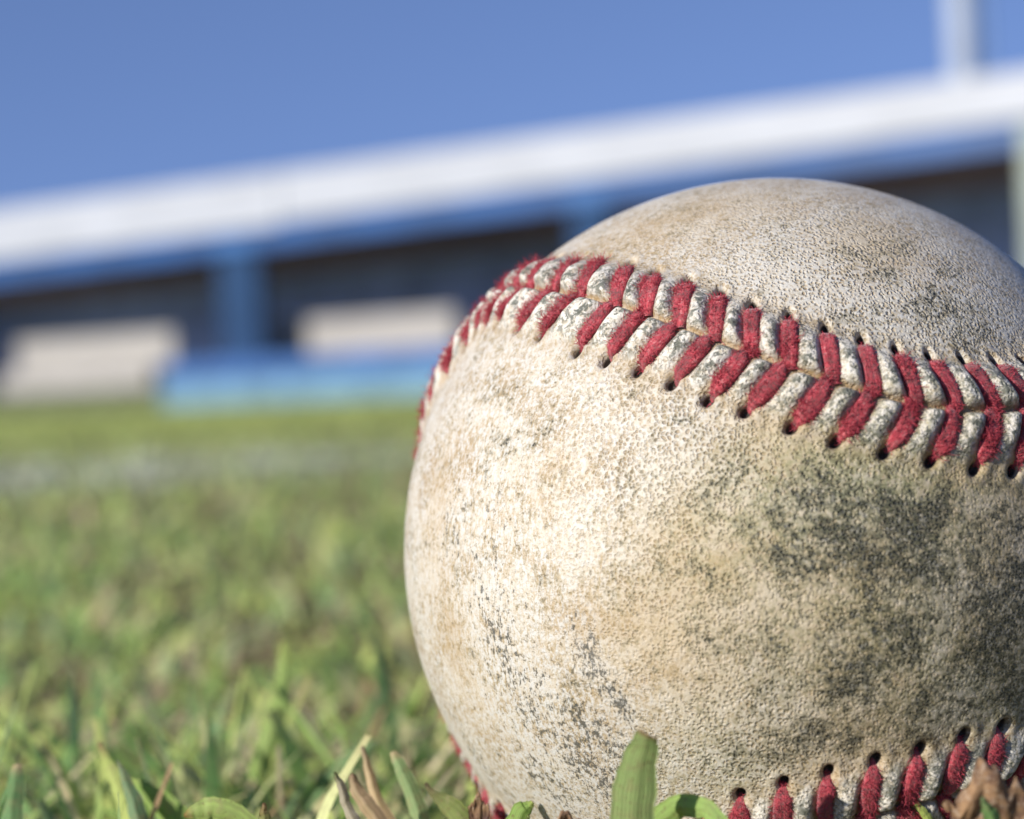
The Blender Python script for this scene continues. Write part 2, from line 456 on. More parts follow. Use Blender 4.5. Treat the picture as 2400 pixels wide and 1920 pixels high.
def leather_height(s_, w_):
    aw = np.abs(w_); h = ridge(aw)
    d = np.full(len(s_), 9.0); dh = np.full(len(s_), 9.0); ahead = np.zeros(len(s_))
    k0 = np.searchsorted(st_o, s_)
    for side in (1, -1):
        m = (w_ >= 0) if side > 0 else (w_ < 0)
        hs, hw = H_o[side]
        for dk in range(-3, 3):
            k = (k0[m] + dk) % NSTI
            ax = wrapd(hs[k] - st_o[k]); ay = np.abs(hw[k])
            px = wrapd(s_[m] - st_o[k]); py = aw[m]
            L2 = ax * ax + ay * ay; t = np.clip((px * ax + py * ay) / L2, 0, 1)
            bow = .10 * np.sin(np.pi * t)
            dx = px - t * ax - bow; dy = py - t * ay
            dist = np.sqrt(dx * dx + dy * dy)
            d[m] = np.minimum(d[m], dist)
            il = 1 / np.sqrt(L2); exx, eyy = ax * il, ay * il      # outward along the stitch
            hx = px - ax - exx * .02; hy = py - ay - eyy * .02
            lo = hx * exx + hy * eyy; la = -hx * eyy + hy * exx
            dh[m] = np.minimum(dh[m], np.sqrt((lo / 1.45) ** 2 + la ** 2))
    pil = (1 - np.exp(-(d / .98) ** 3.2)) 
    cg = 1 - np.exp(-(aw / .42) ** 2)
    win = np.exp(-(aw / 4.6) ** 6)
    hh = h * (.34 + 1.0 * pil * cg) * win + h * (1 - win)
    hole_m = np.exp(-(dh / .44) ** 4)
    hh -= 1.0 * np.exp(-(dh / .44) ** 3) * (aw > 2.6)
    # soft puckers fanning out from the holes
    hh += .10 * np.exp(-((dh - .95) / .35) ** 2)
    return hh, hole_m * (aw > 2.6), pil * cg * win, d

# cube sphere
N = 500
def cube_sphere(N):
    g = np.arange(N + 1); keys = []; quads = []
    a, bq = np.meshgrid(g, g, indexing='ij')
    for ax in range(3):
        for sd in (0, N):
            c3 = [None] * 3; c3[ax] = np.full_like(a, sd); o1, o2 = [q for q in range(3) if q != ax]
            c3[o1] = a; c3[o2] = bq
            k = (c3[0].astype(np.int64) * (N + 1) + c3[1]) * (N + 1) + c3[2]
            q = np.stack([k[:-1, :-1], k[1:, :-1], k[1:, 1:], k[:-1, 1:]], -1).reshape(-1, 4)
            if (sd == 0) ^ (ax == 1): q = q[:, ::-1]
            quads.append(q)
    Q = np.concatenate(quads); uk, inv = np.unique(Q.ravel(), return_inverse=True)
    ijk = np.stack([uk // (N + 1) ** 2, (uk // (N + 1)) % (N + 1), uk % (N + 1)], 1).astype(float)
    c = np.tan((ijk / N * 2 - 1) * np.pi / 4)
    return c / np.linalg.norm(c, axis=1)[:, None], inv.reshape(-1, 4)
U, Q = cube_sphere(N)
s_, w_ = sw(U)
near = np.abs(w_) < 7.5
h = np.zeros(len(U)); hm = np.zeros(len(U)); pl = np.zeros(len(U)); sm = np.zeros(len(U))
hh, a1, a2, dst = leather_height(s_[near], w_[near])
fade = np.clip((7.5 - np.abs(w_[near])) / 1.5, 0, 1)
h[near] = hh * fade; hm[near] = a1; pl[near] = a2 * fade; sm[near] = np.exp(-(np.abs(w_[near]) / 5.2) ** 4)
# lumpy, worn leather: small wrinkles, stronger on the pillows
h += .16 * fbm3(U, 3, 5, 3) + .018 * fbm3(U, 5, 70, 4)
h[near] += .16 * pl[near] * fbm3(U[near], 8, 80, 3) + .15 * pl[near] * fade
h[near] += .02 * fbm3(U[near], 9, 160, 2)
def blob(lst):
    out = np.zeros(len(U))
    for (x, y, rx, st_, *rest) in lst:
        c = unp([(x, y)])[0]
        if rest:                                          # elongated: (aspect, angle in degrees from +x, y up)
            asp, an = rest; an = math.radians(an)
            e1 = np.array([math.cos(an), math.sin(an), 0]); e1 -= c * (e1 @ c); e1 /= np.linalg.norm(e1); e2 = np.cross(c, e1)
            d2 = ((U @ e1) / asp) ** 2 + (U @ e2) ** 2
        else: d2 = 2 - 2 * (U @ c)
        g_ = st_ * np.exp(-d2 / (rx / 858.) ** 2) * ((U @ c) > 0)
        out = np.maximum(out, g_)
    return out
m_dark = blob([(2060, 1255, 130, 1.0, 2.0, 8), (2190, 1330, 130, .85, 1.5, -60), (1890, 1190, 80, .8, 1.7, 30), (2080, 1480, 150, .75, 1.6, 60), (2340, 1500, 150, .95, 1.4, 70), (2000, 1600, 90, .8, 1.7, -50),
               (2250, 1650, 120, .85, 1.5, 30), (1960, 1700, 90, .65, 2, 20), (1850, 1560, 90, .45, 2, -50), (2380, 1230, 90, .7), (1225, 1035, 75, .40), (2060, 640, 60, .35), (2260, 760, 120, .5), (1560, 480, 60, .3)])
m_streak = blob([(1385, 1550, 50, 1.0, 1.8, -60), (1450, 1640, 30, 1.1, 2.6, -60), (1365, 1700, 40, 1.0, 2.6, -60), (1180, 1520, 80, .75, 3, -70), (1380, 1800, 80, .95, 2, -50), (1290, 1840, 80, .75, 2, -40), (1260, 1660, 110, .7, 2, -60), (1440, 1760, 60, .95, 2, -55), (1060, 1250, 70, .5, 2, -85), (1160, 1190, 50, .45, 2, -80), (1010, 1700, 60, .4, 2, -60), (1130, 1790, 60, .5, 2, -50), (1640, 1780, 110, .3), (1860, 1440, 120, .35, 2, -60)])
m_green = blob([(2030, 1150, 170, .9, 1.8, 20), (2150, 1250, 160, .7), (2100, 1450, 200, .6), (2200, 1130, 100, .6), (1900, 1500, 160, .4), (2280, 1600, 200, .6), (1880, 1200, 120, .5), (2380, 1000, 100, .4), (1700, 1800, 160, .3)])
m_tan = blob([(1700, 1330, 230, .8), (1560, 1480, 200, .7), (1640, 1560, 200, .6), (1850, 1050, 170, .7), (1960, 1400, 250, .8), (1620, 500, 190, .55, 1.8, 10), (2050, 570, 150, .6), (1300, 1130, 120, .4), (1020, 1200, 90, .5, 2, 85), (1060, 1500, 90, .5, 2.5, -75), (2000, 1700, 260, .6), (1500, 900, 90, .35), (1800, 820, 140, .35), (1500, 1260, 120, .4), (2300, 1200, 200, .7)])
m_pore = blob([(1780, 1150, 330, 1.0, 1.4, -30), (2080, 700, 300, 1.0, 1.6, -25), (2350, 780, 160, 1), (1700, 640, 150, .7), (1820, 1750, 300, .9), (1650, 1400, 300, .7), (2050, 1050, 250, .8), (2250, 1350, 260, .5), (2150, 1650, 260, .5), (1560, 980, 150, .5)])
# everything behind the limb still looks used
back = np.clip(-(U @ (-Cc / np.linalg.norm(Cc))) + .1, 0, 1)
m_tan = np.maximum(m_tan, back * .4); m_pore = np.maximum(m_pore, back * .6)

# leather material (object coordinates are millimetres)
b = NB('worn_leather'); tc = b.n('ShaderNodeTexCoord').outputs['Object']
aS, aH, aP = b.attr('seam'), b.attr('hole'), b.attr('pillow')
aD, aK, aG, aT, aO = b.attr('dark'), b.attr('streak'), b.attr('green'), b.attr('tan'), b.attr('pore')
big = b.noise(tc, .09, 4, .6); mid = b.noise(tc, .35, 5, .65); fine = b.noise(tc, 1.6, 5, .7); vfine = b.noise(tc, 4.5, 3, .7)
# warped coordinates keep the pores from forming a regular net
nv = b.n('ShaderNodeTexNoise'); nv.inputs['Scale'].default_value = .9; nv.inputs['Detail'].default_value = 3; b.l(tc, nv.inputs['Vector'])
vm = b.n('ShaderNodeVectorMath', operation='MULTIPLY_ADD'); b.l(nv.outputs['Color'], vm.inputs[0]); vm.inputs[1].default_value = (.8, .8, .8); b.l(tc, vm.inputs[2])
vo = b.n('ShaderNodeTexVoronoi'); vo.inputs['Scale'].default_value = 2.75; vo.inputs['Randomness'].default_value = .8
b.l(vm.outputs[0], vo.inputs['Vector'])
ve = b.n('ShaderNodeTexVoronoi'); ve.feature = 'DISTANCE_TO_EDGE'; ve.inputs['Scale'].default_value = 2.75; ve.inputs['Randomness'].default_value = .8
b.l(vm.outputs[0], ve.inputs['Vector'])
pit = b.step(vo.outputs['Distance'], .20, .58, 1, 0)
worn = b.step(mid, .30, .55, .35, 1)
pitm = b.mul(b.mul(pit, b.add(.06, b.mul(aO, .94))), worn)
sc1 = b.mapping(tc, scale=(1.5, .32, 1.5), rot=(0, 0, math.radians(-24)))
stre = b.noise(sc1, 2.1, 6, .75, .5)
sc2 = b.mapping(tc, scale=(1.3, .40, 1.3), rot=(0, 0, math.radians(-8)))
stre2 = b.noise(sc2, 2.4, 5, .75, .5)
grain = b.noise(tc, 1.7, 6, .78, .3); blot = b.noise(tc, .16, 6, .7, .4); blot2 = b.noise(b.mapping(tc, loc=(40, 7, 3)), .28, 6, .7, .3)
col = b.mix(b.step(blot, .36, .56), (.38, .29, .18), (.53, .475, .385))
col = b.mix(b.mul(aT, b.step(blot2, .34, .60, .45, 1)), col, (.40, .275, .13))
# yellow-brown grime in fine flecks
col = b.mix(b.mul(b.step(stre2, .49, .60), b.step(blot2, .42, .60, .08, .85)), col, (.34, .245, .12))
col = b.mix(b.mul(b.step(grain, .52, .62), b.step(blot, .40, .58, .6, .2)), col, (.29, .21, .11))
# rubbed white highs
wh = b.mul(b.step(b.add(b.mul(grain, .5), b.mul(stre2, .5)), .43, .54, 1, 0), b.step(b.add(aT, aG), 0, .85, .92, .10))
col = b.mix(wh, col, (.535, .53, .505))
col = b.mix(b.mul(pitm, .85), col, b.mix(b.step(blot, .4, .6), (.29, .20, .105), (.42, .33, .21)))
# the net between the pores stays pale
rim = b.mul(b.mul(b.step(ve.outputs['Distance'], .17, .04), aO), b.mul(worn, b.step(aD, 0, .9, .8, .25)))
col = b.mix(rim, col, b.mix(b.step(aT, .1, .8), (.60, .575, .505), (.56, .475, .33)))
# a few pores packed with dark dirt
col = b.mix(b.mul(b.step(vo.outputs['Distance'], .20, .36, 1, 0), b.mul(aO, b.step(blot2, .54, .60))), col, (.055, .05, .04))
# green rub
col = b.mix(b.mul(aG, b.mul(b.step(grain, .38, .56, .15, .85), b.step(blot2, .35, .55, .5, 1))), col, (.19, .235, .09))
# black scuffs: only where the masks are
dn = b.add(b.add(b.mul(grain, .52), b.mul(blot2, .28)), b.mul(mid, .20))
dk = b.math('SUBTRACT', b.add(dn, b.mul(aD, .135)), .595)
col = b.mix(b.step(dk, -.10, .02, 0, .55), col, (.135, .125, .065))
col = b.mix(b.mul(b.step(dk, -.025, .035), b.step(ve.outputs['Distance'], .02, .14, .45, 1)), col, (.020, .022, .016))
col = b.mix(b.mul(b.step(b.noise(b.mapping(tc, loc=(9, 3, 5)), 1.5, 6, .8, .4), .55, .62), b.mul(aD, .5)), col, (.50, .47, .40))
sk = b.math('SUBTRACT', b.add(b.add(b.mul(stre, .50), b.mul(grain, .50)), b.mul(aK, .115)), .585)
col = b.mix(b.step(sk, 0, .045, 0, .88), col, (.060, .062, .058))
# scattered tiny specks everywhere
col = b.mix(b.step(b.add(b.mul(vfine, .5), b.mul(stre, .5)), .575, .64, 0, .6), col, (.11, .10, .07))
col = b.mix(b.step(b.noise(tc, 3.4, 4, .7), .59, .66, 0, .5), col, (.20, .15, .08))
# seam: pale pillows mottled with green-black, brown in the creases
pn = b.noise(tc, 1.1, 6, .78, .5)
col = b.mix(b.mul(aP, b.step(grain, .42, .60, .85, .1)), col, (.66, .63, .57))
col = b.mix(b.mul(aP, b.step(b.add(pn, b.mul(aD, .10)), .485, .54, 0, .9)), col, (.065, .074, .055))
crease = b.mul(aS, b.step(aP, .10, .60, 1, 0))
col = b.mix(b.mul(crease, b.step(grain, .3, .6, .45, .9)), col, (.29, .19, .085))
col = b.mix(b.step(aH, .25, .7), col, (.030, .022, .015))
hgt = b.add(b.mul(b.math('SUBTRACT', 1.0, pitm), 1.35), b.add(b.mul(grain, -.35), b.mul(b.math('SUBTRACT', 1.0, stre2), .28)))
hgt = b.add(hgt, b.mul(b.noise(tc, 7, 3, .6), .35))
nn = b.bump(hgt, 1.0, .00010)
rgh = b.step(fine, .3, .7, .42, .68)
m_leather = b.done(b.bsdf(col, rgh, .45, nn, Sheen_Weight=.05).outputs[0])

def yarn_mat(name, c1, c2, c3, rough=.85):
    b = NB(name); tc = b.n('ShaderNodeTexCoord').outputs['Object']
    ua = b.n('ShaderNodeAttribute'); ua.attribute_name = 'yuv'
    v = b.mapping(ua.outputs['Vector'], scale=(3.2, 16, 1))
    n1 = b.noise(v, 1.0, 4, .7, .8); n2 = b.noise(tc, 3.0, 5, .75); n3 = b.noise(tc, .8, 3)
    c = b.mix(b.step(n1, .35, .62), c1, c2)
    c = b.mix(b.step(n2, .50, .64, 0, .8), c, c3)
    c = b.mix(b.mul(b.step(n3, .38, .60), b.step(n2, .38, .60, .25, .9)), c, (.13, .05, .05))
    nn = b.bump(b.add(b.mul(n1, 1.0), b.mul(b.noise(tc, 7, 3), .7)), 1.0, .00014)
    return b.done(b.bsdf(c, rough, .2, nn, Sheen_Weight=.35, Sheen_Roughness=.4).outputs[0])
m_yarn = yarn_mat('red_yarn', (.31, .028, .042), (.52, .080, .100), (.60, .24, .24))
b = NB('red_fuzz')
p = b.bsdf((.60, .11, .15), .8, .2); tr = b.n('ShaderNodeBsdfTranslucent'); tr.inputs[0].default_value = (.75, .10, .13, 1)
ms = b.n('ShaderNodeMixShader'); ms.inputs[0].default_value = .4; b.l(p.outputs[0], ms.inputs[1]); b.l(tr.outputs[0], ms.inputs[2])
m_fuzz = b.done(ms.outputs[0])

centre_w = CP + (RC @ Cc) / 1000
ball = empty('baseball')
tag(ball, 'scuffed dirty white baseball with frayed red stitching resting in the grass', 'baseball')
BM = np.eye(4); BM[:3, :3] = RC * .001; BM[:3, 3] = centre_w
ball.matrix_world = Matrix(BM.tolist())
V = U * (R + h)[:, None]
fside = w_[Q].mean(1) >= 0
for sd in (True, False):
    q = Q[fside == sd]; uk, inv_ = np.unique(q.ravel(), return_inverse=True)
    mesh_obj('leather_panel', V[uk], inv_.reshape(-1, 4), m_leather, ball, True,
             attrs=dict(seam=sm[uk], hole=hm[uk], pillow=pl[uk], dark=m_dark[uk], streak=m_streak[uk], green=m_green[uk], tan=m_tan[uk], pore=m_pore[uk]))

# stitches
camdir = -Cc / np.linalg.norm(Cc)
def smoothst(x): x = np.clip(x, 0, 1); return x * x * (3 - 2 * x)
def limb(k, side, seed, hairs):
    r = np.random.default_rng(seed)
    hs, hw = H_o[side]; sc = st_o[k]; ax = wrapd(hs[k] - sc); ay = abs(hw[k])
    NL, NC = 26, 22
    t = np.linspace(-.05, 1.0, NL)                       # -.05 crosses the groove a little, 1 in the hole
    bow = .10 * np.sin(np.pi * np.clip(t, 0, 1))
    step_ = (.22 if side == sgu * 1 else -.42) * (1 - smoothst(t / .55)) * (1 if True else 0)
    cs = sc + t * ax + bow + step_; cw = side * t * ay
    aw = np.abs(cw)
    base = ridge(aw) * .40
    hgt_ = base + .17 + .14 * np.sin(np.pi * np.clip(t, 0, 1))
    hgt_ -= 1.5 * smoothst((t - .77) / .17) + .26 * smoothst((.14 - t) / .16)
    width = .63 + .10 * r.normal() * .4 + .08 * np.sin(np.pi * np.clip(t, 0, 1))
    width = width * (1 - .30 * smoothst((t - .72) / .2)) * (1 - .40 * smoothst((.20 - t) / .22))
    width = width * (1 + .05 * np.sin(t * 9 + r.uniform(0, 6)))
    thick = .42 * (1 - .2 * smoothst((t - .8) / .2))
    P = sphere_pt(cs, cw); ctr = P * (R + hgt_)[:, None]
    d = np.gradient(ctr, axis=0); d /= np.linalg.norm(d, axis=1)[:, None]
    side_v = np.cross(d, P); side_v /= np.linalg.norm(side_v, axis=1)[:, None]; nrm_v = np.cross(side_v, d)
    an = np.linspace(0, 2 * np.pi, NC, endpoint=False)
    ca, sa = np.cos(an), np.sin(an)
    sx_ = np.sign(ca) * np.abs(ca) ** .8; sy_ = np.sign(sa) * np.abs(sa) ** .8
    crease = r.uniform(.10, .34)
    sy_ = sy_ * (1 - crease * np.exp(-(sx_ / .22) ** 2))   # two yarns side by side
    V = ctr[:, None, :] + side_v[:, None, :] * (sx_[None, :, None] * width[:, None, None]) + nrm_v[:, None, :] * (sy_[None, :, None] * (thick * np.ones(NL))[:, None, None])
    Vn = V.reshape(-1, 3)
    rad = Vn / np.linalg.norm(Vn, axis=1)[:, None]
    Vn = Vn + rad * (.07 * fbm3(Vn / R, 77, 130, 3))[:, None]
    ii = np.arange(NL * NC).reshape(NL, NC)
    F4 = np.stack([ii[:-1], np.roll(ii[:-1], -1, 1), np.roll(ii[1:], -1, 1), ii[1:]], -1).reshape(-1, 4)
    uvl = np.stack(np.broadcast_arrays(t[:, None] * ay / 4.3, np.abs((an[None, :] / np.pi) - 1)), -1).reshape(-1, 2)
    # fuzz
    Vh, Fh = [], []
    if hairs:
        ti = r.integers(1, NL - 3, hairs); ai = r.integers(0, NC, hairs)
        tuft = r.uniform(0, 1); tl = r.uniform(.6, 1.6) * (1.9 if frame(sc)[0][0] < -.52 else 1.0); m = r.uniform(size=hairs) < .45
        ti[m] = np.clip((tuft * NL + r.normal(0, 3, m.sum())).astype(int), 1, NL - 4)
        root = V[ti, ai]; outw = root - ctr[ti]; outw /= np.linalg.norm(outw, axis=1)[:, None]
        rd = root / np.linalg.norm(root, axis=1)[:, None]
        dr = outw * .7 + rd * .5 + r.normal(0, .65, (hairs, 3)) + d[ti] * r.normal(0, .7, (hairs, 1)); dr /= np.linalg.norm(dr, axis=1)[:, None]
        d2 = dr + r.normal(0, .9, (hairs, 3)); d2 /= np.linalg.norm(d2, axis=1)[:, None]
        ln = r.gamma(2.2, .13, hairs) * tl + .05; ln = np.minimum(ln, 1.2)
        p0 = root - outw * .04; p1 = p0 + dr * (ln * .5)[:, None]; p2 = p1 + d2 * (ln * .5)[:, None]
        q1 = np.cross(dr, d2); q1 /= np.linalg.norm(q1, axis=1)[:, None] + 1e-9; q2 = np.cross(dr, q1)
        rr = .027
        ring = []
        for pc, r_ in ((p0, rr), (p1, rr * .9), (p2, rr * .35)):
            for a3 in (0, 2.094, 4.188):
                ring.append(pc + (q1 * math.cos(a3) + q2 * math.sin(a3)) * r_)
        Vh = np.stack(ring, 1).reshape(-1, 3); bi = np.arange(hairs)[:, None] * 9
        q = []
        for lv in (0, 3):
            for a3 in range(3):
                q.append(np.stack([bi[:, 0] + lv + a3, bi[:, 0] + lv + (a3 + 1) % 3, bi[:, 0] + lv + 3 + (a3 + 1) % 3, bi[:, 0] + lv + 3 + a3], -1))
        Fh = np.concatenate(q)
    return Vn, F4, uvl, Vh, Fh
def stitch_mesh(ks, name, fuzz):
    VV, FF, MI, UVs = [], [], [], []; n = 0
    for k in ks:
        vis = float(frame(st_o[k])[0] @ camdir)
        for sd in (1, -1):
            hairs = (900 if vis > -.25 else 60)
            Vn, F4, uvl, Vh, Fh = limb(k, sd, 1000 + k * 2 + (sd > 0), hairs)
            VV.append(Vn); FF.append(F4 + n); MI.append(np.zeros(len(F4))); UVs.append(uvl); n += len(Vn)
            if len(Vh): VV.append(Vh); FF.append(Fh + n); MI.append(np.ones(len(Fh))); UVs.append(np.zeros((len(Vh), 2))); n += len(Vh)
    return mesh_obj(name, np.concatenate(VV), np.concatenate(FF), None, ball, True, attrs=dict(yuv=np.concatenate(UVs)), mats=[m_yarn, m_fuzz], matidx=np.concatenate(MI))
visv = np.array([float(frame(x)[0] @ camdir) for x in st_o]); rank = np.argsort(-visv)
for k in rank[:100]: stitch_mesh([k], 'stitch', True)
if NSTI > 100: tag(stitch_mesh(list(rank[100:]), 'stitch', True), kind='stuff')

# ------------------------------------------------------------------ grass
b = NB('grass_blades'); colr = b.attr('col', True); geo = b.n('ShaderNodeTexCoord').outputs['Object']
v = b.noise(geo, 900, 4, .65); c = b.mix(b.step(v, .45, .72, 0, .5), colr, (.42, .36, .18))
ac = b.attr('across'); ve = b.math('SINE', b.add(b.mul(ac, 34.0), b.mul(v, 2.0)))
c = b.mix(b.step(ve, -.6, 1, 0, .13), c, (.75, .80, .45)); c = b.mix(b.step(b.noise(geo, 2600, 3), .60, .70, 0, .6), c, (.22, .14, .07))
gn = b.bump(b.add(ve, b.mul(v, 2.0)), .5, .00004)
p = b.bsdf(c, .52, .30, gn); tr = b.n('ShaderNodeBsdfTranslucent'); b.l(c, tr.inputs[0])
ms = b.n('ShaderNodeMixShader'); ms.inputs[0].default_value = .48; b.l(p.outputs[0], ms.inputs[1]); b.l(tr.outputs[0], ms.inputs[2])
m_grass = b.done(ms.outputs[0])

PAL = np.array([(.38, .59, .15), (.22, .43, .14), (.66, .78, .22), (.25, .42, .20), (.90, .74, .48), (.52, .33, .19), (.76, .78, .38)])
def blades(n, x, y, hscale=1.0, rows=5, cols=3, width=.0036, dead=.27, wid_mul=None, seed=1, zmax=None):
    r = np.random.default_rng(seed)
    yaw = r.uniform(0, 2 * np.pi, n); ph0 = np.abs(r.normal(0, .62, n)); kap = np.abs(r.normal(.9, .7, n))
    L = r.uniform(.005, .0155, n) * hscale
    isd = r.uniform(size=n) < dead
    ph0[isd] += r.uniform(.2, .9, isd.sum()); L[isd] *= 1.1
    if zmax is not None: L = np.minimum(L, zmax)
    wd = width * r.uniform(.55, 1.25, n); wd[isd] *= .6
    if wid_mul is not None: wd = wd * wid_mul
    pr_ = np.array([.30, .18, .22, .12, 0, 0, .20]); ci = r.choice(7, n, p=pr_ / pr_.sum()); ci[isd] = r.choice([4, 5], isd.sum(), p=[.68, .32])
    col = PAL[ci] * r.uniform(.75, 1.25, (n, 1)) 
    t = np.linspace(0, 1, rows); dl = L / (rows - 1)
    hx = np.zeros((n, rows)); hz = np.zeros((n, rows))
    for i in range(1, rows):
        a = ph0 + kap * (t[i] + t[i - 1]) / 2; hx[:, i] = hx[:, i - 1] + np.sin(a) * dl; hz[:, i] = hz[:, i - 1] + np.cos(a) * dl
    tw = yaw[:, None] + r.normal(0, .5, (n, 1)) * t[None] ; tw0 = r.normal(0, .5, n)
    dx, dy = np.cos(yaw), np.sin(yaw)
    cx = x[:, None] + dx[:, None] * hx; cy = y[:, None] + dy[:, None] * hx; cz = np.maximum(hz, .0006) - .0015
    sxv = -np.sin(tw + tw0[:, None]); syv = np.cos(tw + tw0[:, None])
    cut = r.uniform(size=n) < .5
    prof = np.where(cut[:, None], 1 - .45 * t[None] ** 2.5, (1 - t[None] ** 1.8) * .95 + .05)
    prof = prof * (.75 + .25 * np.minimum(1, t[None] * 4))
    cc = np.linspace(-1, 1, cols)
    W = (wd[:, None] * prof / 2)
    VV = np.empty((n, rows, cols, 3))
    for j, q in enumerate(cc):
        VV[:, :, j, 0] = cx + sxv * W * q; VV[:, :, j, 1] = cy + syv * W * q
        VV[:, :, j, 2] = cz + (abs(q) * W * .45)
    CV = np.repeat(col[:, None, :], rows, 1)
    tipc = np.array([.42, .32, .16]); tt = np.clip((t - .75) / .25, 0, 1)[None, :, None] * (cut & ~isd)[:, None, None] * r.uniform(0, .9, (n, 1, 1))
    CV = CV * (1 - tt) + tipc * tt
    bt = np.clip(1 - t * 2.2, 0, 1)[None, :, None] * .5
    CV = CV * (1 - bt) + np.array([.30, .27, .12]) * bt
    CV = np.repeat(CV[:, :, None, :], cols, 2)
    base = np.arange(n)[:, None, None] * rows * cols; ii = (np.arange(rows)[:, None] * cols + np.arange(cols)[None])[None]
    I = base + ii
    F = np.stack([I[:, :-1, :-1], I[:, :-1, 1:], I[:, 1:, 1:], I[:, 1:, :-1]], -1).reshape(-1, 4)
    return VV.reshape(-1, 3), F, CV.reshape(-1, 3), np.tile(cc, n * rows)
bx, by = centre_w[0], centre_w[1]; bz = centre_w[2]
VV, FF, CC, AC = [], [], [], []; n0 = 0
def addg(res):
    global n0
    V_, F_, C_, A_c = res; AC.append(A_c); VV.append(V_); FF.append(F_ + n0); CC.append(C_); n0 += len(V_)
def field(n, x0, x1, y0, y1, **kw):
    r = np.random.default_rng(kw.get('seed', 1) + 50)
    x = r.uniform(x0, x1, n); y = r.uniform(y0, y1, n)
    # patchy turf: thin out in noisy spots
    pn = np.sin(x * 37 + 3 * np.sin(y * 21)) * np.sin(y * 29 + 2 * np.sin(x * 33)); keep = r.uniform(size=n) < (.72 + .28 * pn)
    rr = np.hypot(x - bx, y - by); keep &= rr > .024
    keep &= ~((np.hypot(x, y) < .10))
    x, y, rr = x[keep], y[keep], rr[keep]
    zm = np.where(rr < .037, bz - np.sqrt(np.maximum(.037 ** 2 - rr ** 2, 0)) - .001, .03)
    zm = np.where((rr < .06) & (x > bx - .036), np.minimum(zm, .016), zm)
    # low in front of the ball
    fr = (y < by - .02) & (np.abs(x - bx * .8) < .05); zm = np.where(fr, np.minimum(zm, .0155), zm)
    return blades(len(x), x, y, zmax=np.maximum(zm, .003), **kw)
addg(field(30000, -.45, .50, .08, 1.0, seed=1, hscale=.92))
addg(field(1500, -.10, .03, .20, .36, seed=11, hscale=1.45, dead=.35))
addg(field(1300, -.075, -.004, .190, .31, seed=13, hscale=1.95, dead=.7, width=.0014))
addg(field(800, -.07, -.006, .190, .30, seed=12, hscale=1.9, dead=.35, width=.0029))
addg(field(34000, -.9, 1.2, 1.0, 2.6, rows=4, seed=2, hscale=1.05, wid_mul=1.25))
addg(field(36000, -2.0, 2.4, 2.6, 6.0, rows=3, cols=2, seed=3, hscale=1.2, width=.008, dead=.12))
addg(field(36000, -6, 6, 6.0, 17.0, rows=3, cols=2, seed=4, hscale=1.3, width=.03, dead=.08))
V = np.concatenate(VV); CCc = np.concatenate(CC)
# chalk caught on the blades along the line
dl = np.abs(V[:, 1] - line_y(V[:, 0])); ch = np.clip((np.exp(-(dl / .34) ** 2) - .15) * 2.5, 0, 1) * (.40 + .75 * (.5 + .5 * np.sin(V[:, 0] * 52 + 2 * np.sin(V[:, 1] * 9) + 1.3)) ** 1.5)
pr2 = np.random.default_rng(5).uniform(size=len(V))
ch = np.clip(ch, 0, 1) * np.clip(V[:, 2] / .003, 0, 1) * np.clip(-(V[:, 0] + .02) / .28, .06, 1)
CCc = CCc * (1 - ch[:, None]) + np.array([.84, .90, .82]) * ch[:, None]
# farther turf is a little yellower
fy = np.clip((V[:, 1] - 1.5) / 5, 0, 1)[:, None]; CCc = CCc * (1 - .75 * fy) + np.array([.52, .60, .15]) * .75 * fy
tag(mesh_obj('grass', V, np.concatenate(FF), m_grass, attrs=dict(col=CCc, across=np.concatenate(AC))), kind='stuff')

